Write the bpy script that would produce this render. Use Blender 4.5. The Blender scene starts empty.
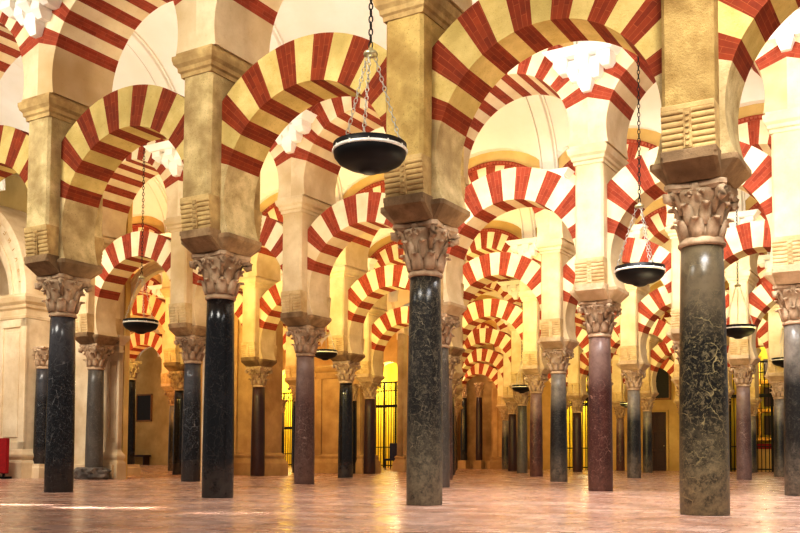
import bpy, bmesh, math, random
from math import sin, cos, pi, sqrt, radians
from mathutils import Matrix, Vector
random.seed(4)
SC = bpy.context.scene
COL = SC.collection

# ------------------------------------------------------------------ plan of the hall
F_PX, PITCH, ROLL, EYE = 934.689, 0.05169, 0.00592, 0.499
TH = 0.54315                       # the arcades run this far off the picture plane
AX, AY = 2.84064, 8.73193          # the thick front column
S, W = 3.0, 5.79713                # spacing along an arcade, spacing of arcades
ROT = -TH
UX = Vector((cos(TH), -sin(TH), 0))   # local x: along the arcade to the right
VX = Vector((sin(TH), cos(TH), 0))    # local y: across the aisles, away
ORG = Vector((AX, AY, 0))

def at(s, q, z=0.0):               # s metres to the left along the arcade, q metres deep
    return ORG - UX * s + VX * q + Vector((0, 0, z))

def lin(c):
    return c / 12.92 if c <= 0.04045 else ((c + 0.055) / 1.055) ** 2.4

def rgb(r, g, b):
    return (lin(r / 255), lin(g / 255), lin(b / 255), 1)

# ------------------------------------------------------------------ materials
class NT:
    def __init__(self, name, rough=0.8, spec=0.3):
        self.m = bpy.data.materials.new(name)
        self.m.use_nodes = True
        self.t = self.m.node_tree
        self.b = self.t.nodes['Principled BSDF']
        self.b.inputs['Roughness'].default_value = rough
        self.b.inputs['Specular IOR Level'].default_value = spec
    def n(self, typ, **kw):
        nd = self.t.nodes.new(typ)
        for k, v in kw.items():
            if k in nd.inputs:
                nd.inputs[k].default_value = v
            else:
                setattr(nd, k, v)
        return nd
    def l(self, a, b):
        self.t.links.new(a, b)
    def coords(self, jitter=True):
        tc = self.n('ShaderNodeTexCoord')
        if not jitter:
            return tc.outputs['Object']
        oi = self.n('ShaderNodeObjectInfo')
        mul = self.n('ShaderNodeMath', operation='MULTIPLY')
        mul.inputs[1].default_value = 37.0
        self.l(oi.outputs['Random'], mul.inputs[0])
        add = self.n('ShaderNodeVectorMath', operation='ADD')
        self.l(tc.outputs['Object'], add.inputs[0]); self.l(mul.outputs[0], add.inputs[1])
        return add.outputs[0]
    def noise(self, vec, scale, detail=4.0, rough=0.6, dist=0.0):
        nd = self.n('ShaderNodeTexNoise', Scale=scale, Detail=detail, Roughness=rough, Distortion=dist)
        self.l(vec, nd.inputs['Vector'])
        return nd.outputs['Fac']
    def ramp(self, fac, stops):
        r = self.n('ShaderNodeValToRGB')
        e = r.color_ramp.elements
        while len(e) < len(stops):
            e.new(0.5)
        for el, (p, c) in zip(e, stops):
            el.position = p; el.color = c if len(c) == 4 else (*c, 1)
        self.l(fac, r.inputs[0])
        return r.outputs[0]
    def mix(self, fac, a, b, blend='MIX'):
        m = self.n('ShaderNodeMix', data_type='RGBA', blend_type=blend)
        for v, s in ((fac, 0), (a, 6), (b, 7)):
            if hasattr(v, 'node'):
                self.l(v, m.inputs[s])
            else:
                m.inputs[s].default_value = v
        return m.outputs[2]
    def bump(self, h, strength=0.3, dist=0.02):
        b = self.n('ShaderNodeBump', Strength=strength, Distance=dist)
        self.l(h, b.inputs['Height']); self.l(b.outputs[0], self.b.inputs['Normal'])
    def color(self, c):
        self.l(c, self.b.inputs['Base Color'])

def stone(name, light, dark, stain, scale=3.0, bump=0.25, rough=0.85, pits=0.5):
    t = NT(name, rough, 0.25)
    v = t.coords()
    c = t.ramp(t.noise(v, scale, 6, 0.65), [(0.3, dark), (0.62, light)])
    s = t.ramp(t.noise(v, scale * 0.35, 3, 0.6), [(0.42, (0, 0, 0, 1)), (0.72, (1, 1, 1, 1))])
    c = t.mix(s, c, stain)
    p = t.ramp(t.noise(v, scale * 14, 3, 0.7), [(0.30, (1, 1, 1, 1)), (0.40, (0, 0, 0, 1))])
    m = t.n('ShaderNodeMath', operation='MULTIPLY'); m.inputs[1].default_value = pits
    t.l(p, m.inputs[0])
    c = t.mix(m.outputs[0], c, tuple(x * 0.45 for x in dark[:3]) + (1,))
    oc = t.n('ShaderNodeObjectInfo')
    t.color(t.mix(1.0, c, oc.outputs['Color'], 'MULTIPLY'))
    t.bump(t.noise(v, scale * 9, 5, 0.7), bump, 0.02)
    return t.m

def brick(name, c1, c2, mortar):
    t = NT(name, 0.8, 0.25)
    uv = t.n('ShaderNodeUVMap')
    br = t.n('ShaderNodeTexBrick', Scale=1.0)
    br.inputs['Color1'].default_value = c1; br.inputs['Color2'].default_value = c2
    br.inputs['Mortar'].default_value = mortar
    br.inputs['Brick Width'].default_value = 0.27; br.inputs['Row Height'].default_value = 0.062
    br.inputs['Mortar Size'].default_value = 0.0028; br.inputs['Mortar Smooth'].default_value = 0.3
    t.l(uv.outputs[0], br.inputs['Vector'])
    v = t.coords()
    n = t.ramp(t.noise(v, 6, 5, 0.7), [(0.3, (0.72, 0.72, 0.72, 1)), (0.7, (1.12, 1.1, 1.08, 1))])
    t.color(t.mix(1.0, br.outputs['Color'], n, 'MULTIPLY'))
    t.bump(t.noise(v, 40, 3, 0.6), 0.15, 0.01)
    return t.m

def marble(name, base, vein, wear, wear_top, speck=0.5, rough=0.28, top=None, vscale=3.0):
    """polished shaft: base colour, thin veins and specks, scuffed foot up to wear_top metres, optional paler top"""
    t = NT(name, rough, 0.5)
    tc = t.n('ShaderNodeTexCoord')
    v = t.coords()
    sep = t.n('ShaderNodeSeparateXYZ'); t.l(tc.outputs['Object'], sep.inputs[0])
    z = sep.outputs['Z']
    st = t.n('ShaderNodeVectorMath', operation='MULTIPLY'); st.inputs[1].default_value = (1, 1, 0.35)
    t.l(v, st.inputs[0])
    big = t.noise(st.outputs[0], vscale, 6, 0.7, 0.6)
    c = t.ramp(big, [(0.32, tuple(x * 0.55 for x in base[:3]) + (1,)), (0.55, base), (0.74, tuple(min(1, x * 1.7 + 0.006) for x in base[:3]) + (1,))])
    sp = t.ramp(t.noise(v, 38, 4, 0.75), [(0.58, (0, 0, 0, 1)), (0.72, (1, 1, 1, 1))])
    m = t.n('ShaderNodeMath', operation='MULTIPLY'); m.inputs[1].default_value = speck
    t.l(sp, m.inputs[0])
    c = t.mix(m.outputs[0], c, vein)
    sc1 = t.ramp(t.noise(v, 20, 8, 0.8, 1.0), [(0.525, (0, 0, 0, 1)), (0.565, (1, 1, 1, 1))])
    ms = t.n('ShaderNodeMath', operation='MULTIPLY'); ms.inputs[1].default_value = speck * 0.55
    t.l(sc1, ms.inputs[0])
    c = t.mix(ms.outputs[0], c, wear)
    vo = t.n('ShaderNodeTexVoronoi', feature='DISTANCE_TO_EDGE', Scale=5.0)
    wv = t.n('ShaderNodeVectorMath', operation='MULTIPLY_ADD'); wv.inputs[1].default_value = (0.35, 0.35, 0.35)
    wn_ = t.n('ShaderNodeTexNoise', Scale=3.0, Detail=5.0); t.l(v, wn_.inputs['Vector']); t.l(wn_.outputs['Color'], wv.inputs[0]); t.l(v, wv.inputs[2])
    t.l(wv.outputs[0], vo.inputs['Vector'])
    sl = t.ramp(vo.outputs['Distance'], [(0.004, (1, 1, 1, 1)), (0.02, (0, 0, 0, 1))])
    sm = t.ramp(t.noise(v, 4, 4, 0.7), [(0.46, (0, 0, 0, 1)), (0.6, (1, 1, 1, 1))])
    s2 = t.n('ShaderNodeMath', operation='MULTIPLY'); t.l(sl, s2.inputs[0]); t.l(sm, s2.inputs[1])
    s3 = t.n('ShaderNodeMath', operation='MULTIPLY'); t.l(s2.outputs[0], s3.inputs[0]); s3.inputs[1].default_value = min(1.0, speck)
    c = t.mix(s3.outputs[0], c, vein)
    vn = t.noise(v, 2.6, 5, 0.6, 2.5)
    ab = t.n('ShaderNodeMath', operation='SUBTRACT'); ab.inputs[1].default_value = 0.5
    t.l(vn, ab.inputs[0])
    a2 = t.n('ShaderNodeMath', operation='ABSOLUTE'); t.l(ab.outputs[0], a2.inputs[0])
    vl = t.ramp(a2.outputs[0], [(0.001, (0.35, 0.35, 0.35, 1)), (0.006, (0, 0, 0, 1))])
    c = t.mix(vl, c, vein)
    # scuffed foot
    mr = t.n('ShaderNodeMapRange'); t.l(z, mr.inputs['Value'])
    mr.inputs['From Min'].default_value = wear_top * 0.25; mr.inputs['From Max'].default_value = wear_top
    mr.inputs['To Min'].default_value = 1.0; mr.inputs['To Max'].default_value = 0.0
    wn = t.ramp(t.noise(v, 9, 6, 0.8), [(0.35, (0, 0, 0, 1)), (0.62, (1, 1, 1, 1))])
    wm = t.n('ShaderNodeMath', operation='MULTIPLY'); t.l(mr.outputs[0], wm.inputs[0]); t.l(wn, wm.inputs[1])
    c = t.mix(wm.outputs[0], c, wear)
    if top:
        mt = t.n('ShaderNodeMapRange'); t.l(z, mt.inputs['Value'])
        mt.inputs['From Min'].default_value = 1.6; mt.inputs['From Max'].default_value = 2.05
        tn = t.n('ShaderNodeMath', operation='MULTIPLY'); t.l(mt.outputs[0], tn.inputs[0])
        t.l(t.ramp(t.noise(v, 5, 5, 0.7), [(0.25, (0.3, 0.3, 0.3, 1)), (0.6, (1, 1, 1, 1))]), tn.inputs[1])
        c = t.mix(tn.outputs[0], c, top)
    t.color(c)
    rr = t.ramp(wm.outputs[0], [(0, (rough,) * 3), (1, (0.6,) * 3)])
    t.l(rr, t.b.inputs['Roughness'])
    t.bump(t.noise(v, 30, 4, 0.7), 0.08, 0.01)
    return t.m

def plain(name, c, rough=0.5, metal=0.0, spec=0.4, emit=None):
    t = NT(name, rough, spec)
    v = t.coords()
    n = t.ramp(t.noise(v, 12, 4, 0.6), [(0.3, tuple(x * 0.8 for x in c[:3]) + (1,)), (0.7, tuple(min(1, x * 1.1) for x in c[:3]) + (1,))])
    t.color(n)
    t.b.inputs['Metallic'].default_value = metal
    if emit:
        t.b.inputs['Emission Color'].default_value = c; t.b.inputs['Emission Strength'].default_value = emit
    return t.m

M = {}
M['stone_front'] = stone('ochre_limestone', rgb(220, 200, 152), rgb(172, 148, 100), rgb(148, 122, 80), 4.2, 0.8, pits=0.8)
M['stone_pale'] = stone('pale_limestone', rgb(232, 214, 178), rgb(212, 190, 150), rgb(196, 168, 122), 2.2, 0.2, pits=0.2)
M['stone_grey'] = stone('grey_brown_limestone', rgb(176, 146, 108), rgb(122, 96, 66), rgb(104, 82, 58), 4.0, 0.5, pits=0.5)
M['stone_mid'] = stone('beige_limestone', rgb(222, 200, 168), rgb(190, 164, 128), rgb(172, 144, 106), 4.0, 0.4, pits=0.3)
M['carved_pale'] = stone('carved_beige_stone', rgb(226, 204, 160), rgb(202, 174, 124), rgb(184, 152, 104), 6.0, 0.3, pits=0.3)
M['carved'] = stone('carved_ochre_stone', rgb(206, 178, 122), rgb(168, 136, 86), rgb(150, 120, 76), 6.0, 0.3, pits=0.3)
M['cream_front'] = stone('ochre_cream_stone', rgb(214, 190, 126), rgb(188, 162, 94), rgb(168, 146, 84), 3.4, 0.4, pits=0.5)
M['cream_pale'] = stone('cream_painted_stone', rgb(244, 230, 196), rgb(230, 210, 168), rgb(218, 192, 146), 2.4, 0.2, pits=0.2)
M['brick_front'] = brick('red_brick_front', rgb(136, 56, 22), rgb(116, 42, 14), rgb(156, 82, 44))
M['brick_pale'] = brick('red_brick', rgb(168, 78, 50), rgb(148, 62, 38), rgb(182, 102, 74))  # pinker than the front brick: strong daylight put into the colour
M['capital'] = stone('carved_marble', rgb(216, 190, 158), rgb(170, 140, 108), rgb(140, 110, 82), 7.0, 0.35, pits=0.4)
M['plaster'] = stone('white_plaster', rgb(250, 247, 240), rgb(244, 238, 226), rgb(240, 230, 210), 1.2, 0.06, pits=0.0)
M['vault'] = stone('cream_vault_plaster', rgb(240, 234, 222), rgb(232, 224, 208), rgb(228, 216, 194), 0.8, 0.04, pits=0.0)
M['wall_ochre'] = stone('ochre_wall_plaster', rgb(224, 194, 128), rgb(204, 170, 102), rgb(186, 150, 84), 1.4, 0.15, pits=0.15)
M['wall_yellow'] = stone('yellow_wall_plaster', rgb(238, 222, 110), rgb(226, 206, 84), rgb(214, 190, 70), 1.0, 0.1, pits=0.1)
M['chapel'] = stone('beige_ashlar', rgb(236, 218, 186), rgb(212, 188, 150), rgb(192, 162, 120), 1.8, 0.15, pits=0.2)
M['chapel_brown'] = stone('brown_ashlar', rgb(210, 176, 124), rgb(180, 144, 94), rgb(154, 118, 76), 1.8, 0.15, pits=0.2)
M['rubble'] = stone('rough_grey_stone', rgb(150, 142, 132), rgb(92, 84, 78), rgb(70, 64, 60), 9.0, 0.8, pits=0.5)
M['m_black'] = marble('black_marble', rgb(20, 18, 20), rgb(120, 114, 104), rgb(70, 64, 58), 0.45, 0.12, 0.2)
M['m_mottled'] = marble('mottled_green_black_marble', rgb(22, 20, 15), rgb(176, 160, 112), rgb(140, 126, 94), 1.0, 0.95, 0.28, rgb(118, 104, 80))
M['m_flecked'] = marble('flecked_grey_black_marble', rgb(32, 29, 26), rgb(158, 146, 120), rgb(134, 124, 100), 1.0, 0.8, 0.28)
M['m_speckled'] = marble('white_speckled_black_marble', rgb(22, 21, 24), rgb(160, 158, 156), rgb(56, 48, 44), 0.5, 0.6, 0.24, rgb(78, 76, 78))
M['m_grey'] = marble('grey_marble', rgb(88, 81, 72), rgb(170, 162, 150), rgb(104, 94, 86), 0.6, 0.4, 0.35)
M['m_greyblack'] = marble('grey_to_black_marble', rgb(24, 21, 18), rgb(144, 136, 124), rgb(128, 114, 96), 0.8, 0.3, 0.28, rgb(140, 130, 118))
M['m_red'] = marble('red_brown_marble', rgb(70, 33, 24), rgb(170, 136, 120), rgb(112, 74, 60), 0.5, 0.8, 0.35, rgb(140, 112, 100), 5.0)
M['m_purple'] = marble('purple_grey_marble', rgb(90, 62, 54), rgb(176, 154, 142), rgb(128, 102, 92), 0.9, 0.9, 0.35, rgb(140, 116, 104), 5.0)
M['m_dark_red'] = marble('dark_red_marble', rgb(56, 28, 24), rgb(120, 84, 72), rgb(70, 42, 36), 0.5, 0.3, 0.35)
M['iron'] = plain('black_iron', rgb(24, 22, 20), 0.45, 0.6)
M['chain'] = plain('chain_steel', rgb(206, 202, 190), 0.4, 0.5)
M['chain_dark'] = plain('dark_chain_iron', rgb(40, 36, 32), 0.5, 0.7)
M['bowl'] = plain('black_lamp_metal', rgb(8, 6, 6), 0.5, 0.2)
M['band'] = plain('pale_rim_metal', rgb(236, 232, 220), 0.3, 0.2)
M['brass'] = plain('pale_brass', rgb(206, 200, 160), 0.3, 0.7)
M['gold'] = plain('gilded_wood', rgb(206, 152, 56), 0.35, 0.5)
M['red_cloth'] = plain('red_fabric', rgb(150, 10, 14), 0.8)
M['door'] = plain('dark_brown_wood', rgb(58, 26, 18), 0.5)
M['frame'] = plain('brown_gilt_frame', rgb(150, 104, 52), 0.45)
M['canvas'] = plain('dark_canvas', rgb(44, 40, 34), 0.6)
M['blue'] = plain('navy_fabric', rgb(28, 34, 70), 0.7)
M['white'] = plain('white_paper', rgb(226, 222, 210), 0.7)

def floor_mat():
    t = NT('pink_marble_paving', 0.3, 0.5)
    v = t.coords(False)
    br = t.n('ShaderNodeTexBrick', Scale=1.0)
    br.inputs['Brick Width'].default_value = 0.62; br.inputs['Row Height'].default_value = 0.31
    br.inputs['Mortar Size'].default_value = 0.006; br.inputs['Bias'].default_value = -0.1
    br.inputs['Color1'].default_value = rgb(220, 188, 172); br.inputs['Color2'].default_value = rgb(196, 154, 134)
    br.inputs['Mortar'].default_value = rgb(134, 96, 78)
    t.l(v, br.inputs['Vector'])
    n = t.ramp(t.noise(v, 1.3, 6, 0.65), [(0.3, (0.78, 0.70, 0.64, 1)), (0.7, (1.12, 1.12, 1.12, 1))])
    n2 = t.ramp(t.noise(v, 9, 6, 0.7), [(0.3, (0.86, 0.84, 0.83, 1)), (0.7, (1.08, 1.08, 1.08, 1))])
    t.color(t.mix(1.0, t.mix(1.0, br.outputs['Color'], n, 'MULTIPLY'), n2, 'MULTIPLY'))
    r = t.ramp(t.noise(v, 2.2, 5, 0.7), [(0.3, (0.13,) * 3), (0.7, (0.36,) * 3)])
    t.l(r, t.b.inputs['Roughness'])
    t.bump(t.noise(v, 4, 4, 0.6), 0.03, 0.02)
    return t.m
M['floor'] = floor_mat()

# ------------------------------------------------------------------ mesh building
class MB:
    def __init__(self):
        self.bm = bmesh.new()
        self.uv = self.bm.loops.layers.uv.new('UVMap')
    def face(self, pts, mat=0, uvs=None, smooth=False):
        vs = [self.bm.verts.new(p) for p in pts]
        try:
            f = self.bm.faces.new(vs)
        except ValueError:
            return None
        f.material_index = mat; f.smooth = smooth
        if uvs:
            for lp, u in zip(f.loops, uvs):
                lp[self.uv].uv = u
        return f
    def box(self, x0, x1, y0, y1, z0, z1, bevel=0.0, mat=0):
        r = bmesh.ops.create_cube(self.bm, size=1.0, matrix=Matrix.Translation(((x0 + x1) / 2, (y0 + y1) / 2, (z0 + z1) / 2)) @ Matrix.Diagonal((x1 - x0, y1 - y0, z1 - z0, 1)))
        fs = {f for v in r['verts'] for f in v.link_faces}
        for f in fs:
            f.material_index = mat
        if bevel:
            es = {e for v in r['verts'] for e in v.link_edges}
            bmesh.ops.bevel(self.bm, geom=list(es), offset=bevel, segments=2, affect='EDGES', profile=0.5)
    def loft(self, rings, cap=True, smooth=False, mat=0, closed=False):
        rows = [[self.bm.verts.new(p) for p in r] for r in rings]
        n = len(rows[0])
        pairs = list(zip(rows, rows[1:])) + ([(rows[-1], rows[0])] if closed else [])
        for a, b in pairs:
            for k in range(n):
                f = self.bm.faces.new((a[k], a[(k + 1) % n], b[(k + 1) % n], b[k]))
                f.smooth = smooth; f.material_index = mat
        if cap and not closed:
            for r in (list(reversed(rows[0])), rows[-1]):
                try:
                    f = self.bm.faces.new(r); f.material_index = mat
                except ValueError:
                    pass
    def lathe(self, prof, n=24, cap=True, smooth=True, mat=0, cx=0, cy=0):
        self.loft([[(cx + r * cos(2 * pi * k / n), cy + r * sin(2 * pi * k / n), z) for k in range(n)] for r, z in prof], cap, smooth, mat)
    def tube(self, pts, rad, n=6, smooth=True, closed=False, mat=0):
        pts = [Vector(p) for p in pts]
        rings = []
        N = len(pts)
        for i, p in enumerate(pts):
            if closed:
                d = pts[(i + 1) % N] - pts[i - 1]
            else:
                d = pts[min(i + 1, N - 1)] - pts[max(i - 1, 0)]
            d.normalize()
            up = Vector((0, 0, 1)) if abs(d.z) < 0.9 else Vector((1, 0, 0))
            a = d.cross(up).normalized(); b = d.cross(a).normalized()
            rr = rad[i] if isinstance(rad, (list, tuple)) else rad
            rings.append([p + (a * cos(2 * pi * k / n) + b * sin(2 * pi * k / n)) * rr for k in range(n)])
        self.loft(rings, not closed, smooth, mat, closed)
    def rect_loft(self, prof, hx, hy, cx=0, cy=0, mat=0):
        """mouldings round a rectangle: prof = [(expand, z)]"""
        self.loft([[(cx - hx - e, cy - hy - e, z), (cx + hx + e, cy - hy - e, z), (cx + hx + e, cy + hy + e, z), (cx - hx - e, cy + hy + e, z)] for e, z in prof], mat=mat)
    def mesh(self, name, mats, merge=0.0005):
        if merge:
            bmesh.ops.remove_doubles(self.bm, verts=self.bm.verts, dist=merge)
        bmesh.ops.recalc_face_normals(self.bm, faces=self.bm.faces)
        me = bpy.data.meshes.new(name)
        self.bm.to_mesh(me); self.bm.free()
        for m in mats:
            me.materials.append(m)
        return me

def obj(name, me, parent=None, loc=None, rotz=None, mats=None):
    o = bpy.data.objects.new(name, me)
    COL.objects.link(o)
    if parent:
        o.parent = parent
    if loc is not None:
        o.location = loc
    if rotz is not None:
        o.rotation_euler = (0, 0, rotz)
    if mats:
        for k, m in enumerate(mats):
            o.material_slots[k].link = 'OBJECT'
            o.material_slots[k].material = m
    return o

def tag(o, label, cat, group=None):
    o['label'] = label; o['category'] = cat; o['kind'] = 'thing'
    if group:
        o['group'] = group
    return o

def thing(name, label, cat, loc, rotz=ROT, group=None):
    o = obj(name, None, None, loc, rotz)
    return tag(o, label, cat, group)

def struct(name, me, loc=None, rotz=None, mats=None):
    o = obj(name, me, None, loc, rotz, mats)
    o['kind'] = 'structure'
    return o

# ------------------------------------------------------------------ shared shapes
def shaft_mesh():
    m = MB()
    prof = [(0.205, 0.0), (0.213, 0.012), (0.213, 0.5), (0.208, 1.1), (0.2, 1.7), (0.19, 2.2), (0.184, 2.5)]
    m.lathe(prof, 40)
    return m.mesh('shaft', [M['m_black']])

def astragal_mesh():
    m = MB()
    m.lathe([(0.17, 2.5), (0.195, 2.5), (0.208, 2.515), (0.208, 2.535), (0.195, 2.55), (0.19, 2.575), (0.17, 2.575)], 36)
    return m.mesh('astragal', [M['capital']])

def leaf(m, ang, prof, widths, th=0.016):
    ca, sa = cos(ang), sin(ang)
    def P(r, t, z):
        return (r * ca - t * sa, r * sa + t * ca, z)
    rings = []
    for (r, z), w in zip(prof, widths):
        rings.append([P(r - 0.25 * w, -w, z), P(r + 0.012, -w * 0.45, z), P(r + 0.02, 0, z), P(r + 0.012, w * 0.45, z), P(r - 0.25 * w, w, z), P(r - th - 0.02, 0, z - 0.006)])
    m.loft(rings, True, True)

CZ = 2.57
def capital_mesh():
    m = MB()
    z = CZ
    m.lathe([(0.178, z), (0.186, z + 0.05), (0.19, z + 0.2), (0.21, z + 0.3), (0.25, z + 0.40), (0.275, z + 0.44)], 28)
    for k in range(8):
        leaf(m, k * pi / 4, [(0.186, z), (0.205, z + 0.07), (0.22, z + 0.13), (0.245, z + 0.17), (0.272, z + 0.175), (0.278, z + 0.15)], [0.066, 0.07, 0.066, 0.055, 0.04, 0.02])
        leaf(m, (k + 0.5) * pi / 4, [(0.192, z + 0.12), (0.208, z + 0.2), (0.225, z + 0.26), (0.255, z + 0.305), (0.288, z + 0.31), (0.294, z + 0.28)], [0.05, 0.062, 0.06, 0.052, 0.038, 0.02])
    for k in range(4):                       # inner scrolls at the middle of each face
        a = k * pi / 2
        for d in (-1, 1):
            pts = []
            for i in range(9):
                t = i / 8 * 1.6 * pi
                rr = 0.045 * (1 - i / 12)
                pts.append(Vector(((0.265 + 0.01 * i / 8) , d * (0.05 + rr * cos(t) * 0.9), z + 0.385 + rr * sin(t))))
            R = Matrix.Rotation(a, 4, 'Z')
            m.tube([R @ p for p in pts], 0.014, 5)
    return m.mesh('capital', [M['capital']])

def volute_mesh(k):
    m = MB()
    a = pi / 4 + k * pi / 2
    R = Matrix.Rotation(a, 4, 'Z')
    z = CZ
    pts = [(0.205, 0, z + 0.23), (0.235, 0, z + 0.33), (0.285, 0, z + 0.415), (0.33, 0, z + 0.435), (0.365, 0, z + 0.405), (0.36, 0, z + 0.36), (0.325, 0, z + 0.345), (0.305, 0, z + 0.37), (0.318, 0, z + 0.395)]
    m.tube([R @ Vector(p) for p in pts], [0.022, 0.03, 0.036, 0.04, 0.042, 0.04, 0.034, 0.03, 0.025], 8)
    return m.mesh('volute', [M['capital']])

def abacus_mesh():
    m = MB()
    z = CZ
    def ring(zz, k):
        pts = []
        for q in range(4):
            a = pi / 4 + q * pi / 2
            c = Vector((cos(a), sin(a), 0)) * 0.37 * k
            t = Vector((-sin(a), cos(a), 0)) * 0.035
            pts += [c - t, c + t]
            nxt = Vector((cos(a + pi / 2), sin(a + pi / 2), 0)) * 0.37 * k
            s, e = c + t, nxt + Vector((-sin(a + pi / 2), cos(a + pi / 2), 0)) * -0.035
            mid = Vector((cos(a + pi / 4), sin(a + pi / 4), 0))
            for u in (0.25, 0.5, 0.75):
                p = s.lerp(e, u)
                pts.append(p - mid * 0.045 * sin(pi * u))
        return [(p.x, p.y, zz) for p in pts]
    m.loft([ring(z + 0.43, 0.86), ring(z + 0.455, 0.95), ring(z + 0.46, 1.0), ring(z + 0.5, 1.0), ring(z + 0.51, 0.97)])
    for q in range(4):
        a = q * pi / 2
        c = Vector((cos(a), sin(a), 0)) * 0.235
        m.lathe([(0.005, z + 0.40), (0.035, z + 0.42), (0.048, z + 0.455), (0.035, z + 0.49), (0.005, z + 0.505)], 8, cx=c.x, cy=c.y)
    return m.mesh('abacus', [M['capital']])

IZ0, IZ1, SPR = 3.08, 3.22, 3.27
def impost_mesh():
    m = MB()
    def arm(hx0, hy0, hx1, hy1, b):
        rings = []
        for hx, hy, z in ((hx0, hy0, IZ0), (hx1, hy1, IZ1), (hx1, hy1, SPR)):
            rings.append([(-hx + b, -hy, z), (hx - b, -hy, z), (hx, -hy + b, z), (hx, hy - b, z), (hx - b, hy, z), (-hx + b, hy, z), (-hx, hy - b, z), (-hx, -hy + b, z)])
        m.loft(rings)
    arm(0.27, 0.26, 0.40, 0.34, 0.03)
    arm(0.245, 0.29, 0.255, 0.50, 0.03)
    m.box(-0.25, 0.25, -0.50, 0.50, SPR - 0.01, SPR + 0.05, 0.01)
    return m.mesh('impost_block', [M['stone_grey']], 0)

PHX, PHY, PTOP = 0.235, 0.50, 5.28
CORB0, CORB1 = 3.31, 3.70
def pier_body_mesh():
    m = MB()
    hx, hy, b = PHX, PHY, 0.035
    def ring(hx, hy, z):
        return [(-hx + b, -hy, z), (hx - b, -hy, z), (hx, -hy + b, z), (hx, hy - b, z), (hx - b, hy, z), (-hx + b, hy, z), (-hx, hy - b, z), (-hx, -hy + b, z)]
    m.loft([ring(hx, hy - 0.06, CORB0 - 0.03), ring(hx, hy - 0.06, CORB1), ring(hx, hy, CORB1 + 0.02), ring(hx, hy, 4.2), ring(hx, hy, 4.8), ring(hx, hy, PTOP)])
    return m.mesh('pier_body', [M['stone_front']])

def corbel_mesh(sign):
    m = MB()
    n = 7
    h = (CORB1 - CORB0) / n
    for k in range(n):
        zc = CORB0 + (k + 0.5) * h
        out = 0.02 + 0.055 * (k + 1) / n
        ring = []
        for x in (-PHX - 0.005, -0.05, 0.05, PHX + 0.005):
            pass
        for x0, x1 in ((-PHX - 0.004, -0.035), (0.035, PHX + 0.004)):
            prof = []
            for i in range(9):
                a = -pi / 2 + pi * i / 8
                prof.append((-(PHY - 0.075) - out * 0.9 - 0.018 * cos(a) , zc + h * 0.5 * sin(a)))
            prof += [(-(PHY - 0.2), zc + h * 0.5), (-(PHY - 0.2), zc - h * 0.5)]
            ra = [(x0, y * sign, z) for y, z in prof]; rb = [(x1, y * sign, z) for y, z in prof]
            m.loft([ra, rb])
    m.box(-PHX - 0.004, PHX + 0.004, *sorted((sign * -(PHY - 0.2), sign * -(PHY + 0.012))), CORB1 - 0.02, CORB1 + 0.035, 0.008)
    return m.mesh('corbel', [M['carved']], 0)

def band_mesh(sign):
    m = MB()
    pr = [(-(PHY - 0.03), CORB0), (-(PHY - 0.008), CORB0 + 0.02), (-(PHY + 0.012), CORB1 - 0.02), (-(PHY - 0.2), CORB1 - 0.02), (-(PHY - 0.2), CORB0)]
    m.loft([[(-0.036, y * sign, z) for y, z in pr], [(0.036, y * sign, z) for y, z in pr]])
    for k in range(6):                       # small relief beads
        z = CORB0 + 0.05 + k * 0.055
        y = -(PHY - 0.008 + 0.02 * (k / 6)) * sign
        m.box(-0.018, 0.018, y - 0.014, y + 0.014, z - 0.016, z + 0.016, 0.006)
    return m.mesh('carved_band', [M['carved']], 0)

def cornice_mesh():
    m = MB()
    m.rect_loft([(-0.01, PTOP - 0.02), (0.015, PTOP - 0.02), (0.02, PTOP + 0.03), (0.045, PTOP + 0.05), (0.05, PTOP + 0.1), (0.085, PTOP + 0.14), (0.10, PTOP + 0.2), (0.10, PTOP + 0.24), (0.07, PTOP + 0.245), (0.06, PTOP + 0.29), (0.02, PTOP + 0.30)], PHX, PHY)
    return m.mesh('cornice', [M['stone_pale']])
UP0 = PTOP + 0.29                         # top of the cornice: springing of the upper arch

# lower arch and upper arch: x 0..3 between two column axes
LC, LR, LRO, LHD, LX = 3.72, 1.215, 1.765, 0.29, 0.2
UC, UR, URO, UHD, UXC = 5.83, 1.195, 1.70, 0.53, 0.0
def ring_mesh(zc, r, R, hd, a0, n, cx, name, mats):
    m = MB()
    a1 = pi - a0
    sub = 4
    def rad(t):
        c = abs(cos(t))
        return R if c < 1e-6 else min(R, (1.5 - cx) / c)
    def P(rr, t, y):
        return (1.5 - rr * cos(t), y, zc + rr * sin(t))
    for k in range(n):
        mat = 0 if k % 2 == 0 else 1
        for s in range(sub):
            t0 = a0 + (a1 - a0) * (k + s / sub) / n
            t1 = a0 + (a1 - a0) * (k + (s + 1) / sub) / n
            R0, R1 = rad(t0), rad(t1)
            u0, u1 = (t0 - a0) * 1.45, (t1 - a0) * 1.45
            m.face([P(r, t0, -hd), P(r, t1, -hd), P(R1, t1, -hd), P(R0, t0, -hd)], mat, [(r, u0), (r, u1), (R1, u1), (R0, u0)])
            m.face([P(r, t0, hd), P(R0, t0, hd), P(R1, t1, hd), P(r, t1, hd)], mat, [(r, u0), (R0, u0), (R1, u1), (r, u1)])
            m.face([P(r, t0, -hd), P(r, t0, hd), P(r, t1, hd), P(r, t1, -hd)], mat, [(0, u0), (2 * hd, u0), (2 * hd, u1), (0, u1)])
            m.face([P(R0, t0, -hd), P(R1, t1, -hd), P(R1, t1, hd), P(R0, t0, hd)], mat, [(0, u0), (0, u1), (2 * hd, u1), (2 * hd, u0)])
    for t in (a0, a1):
        m.face([P(r, t, -hd), P(rad(t), t, -hd), P(rad(t), t, hd), P(r, t, hd)], 0)
    me = m.mesh(name, mats)
    return me

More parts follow.
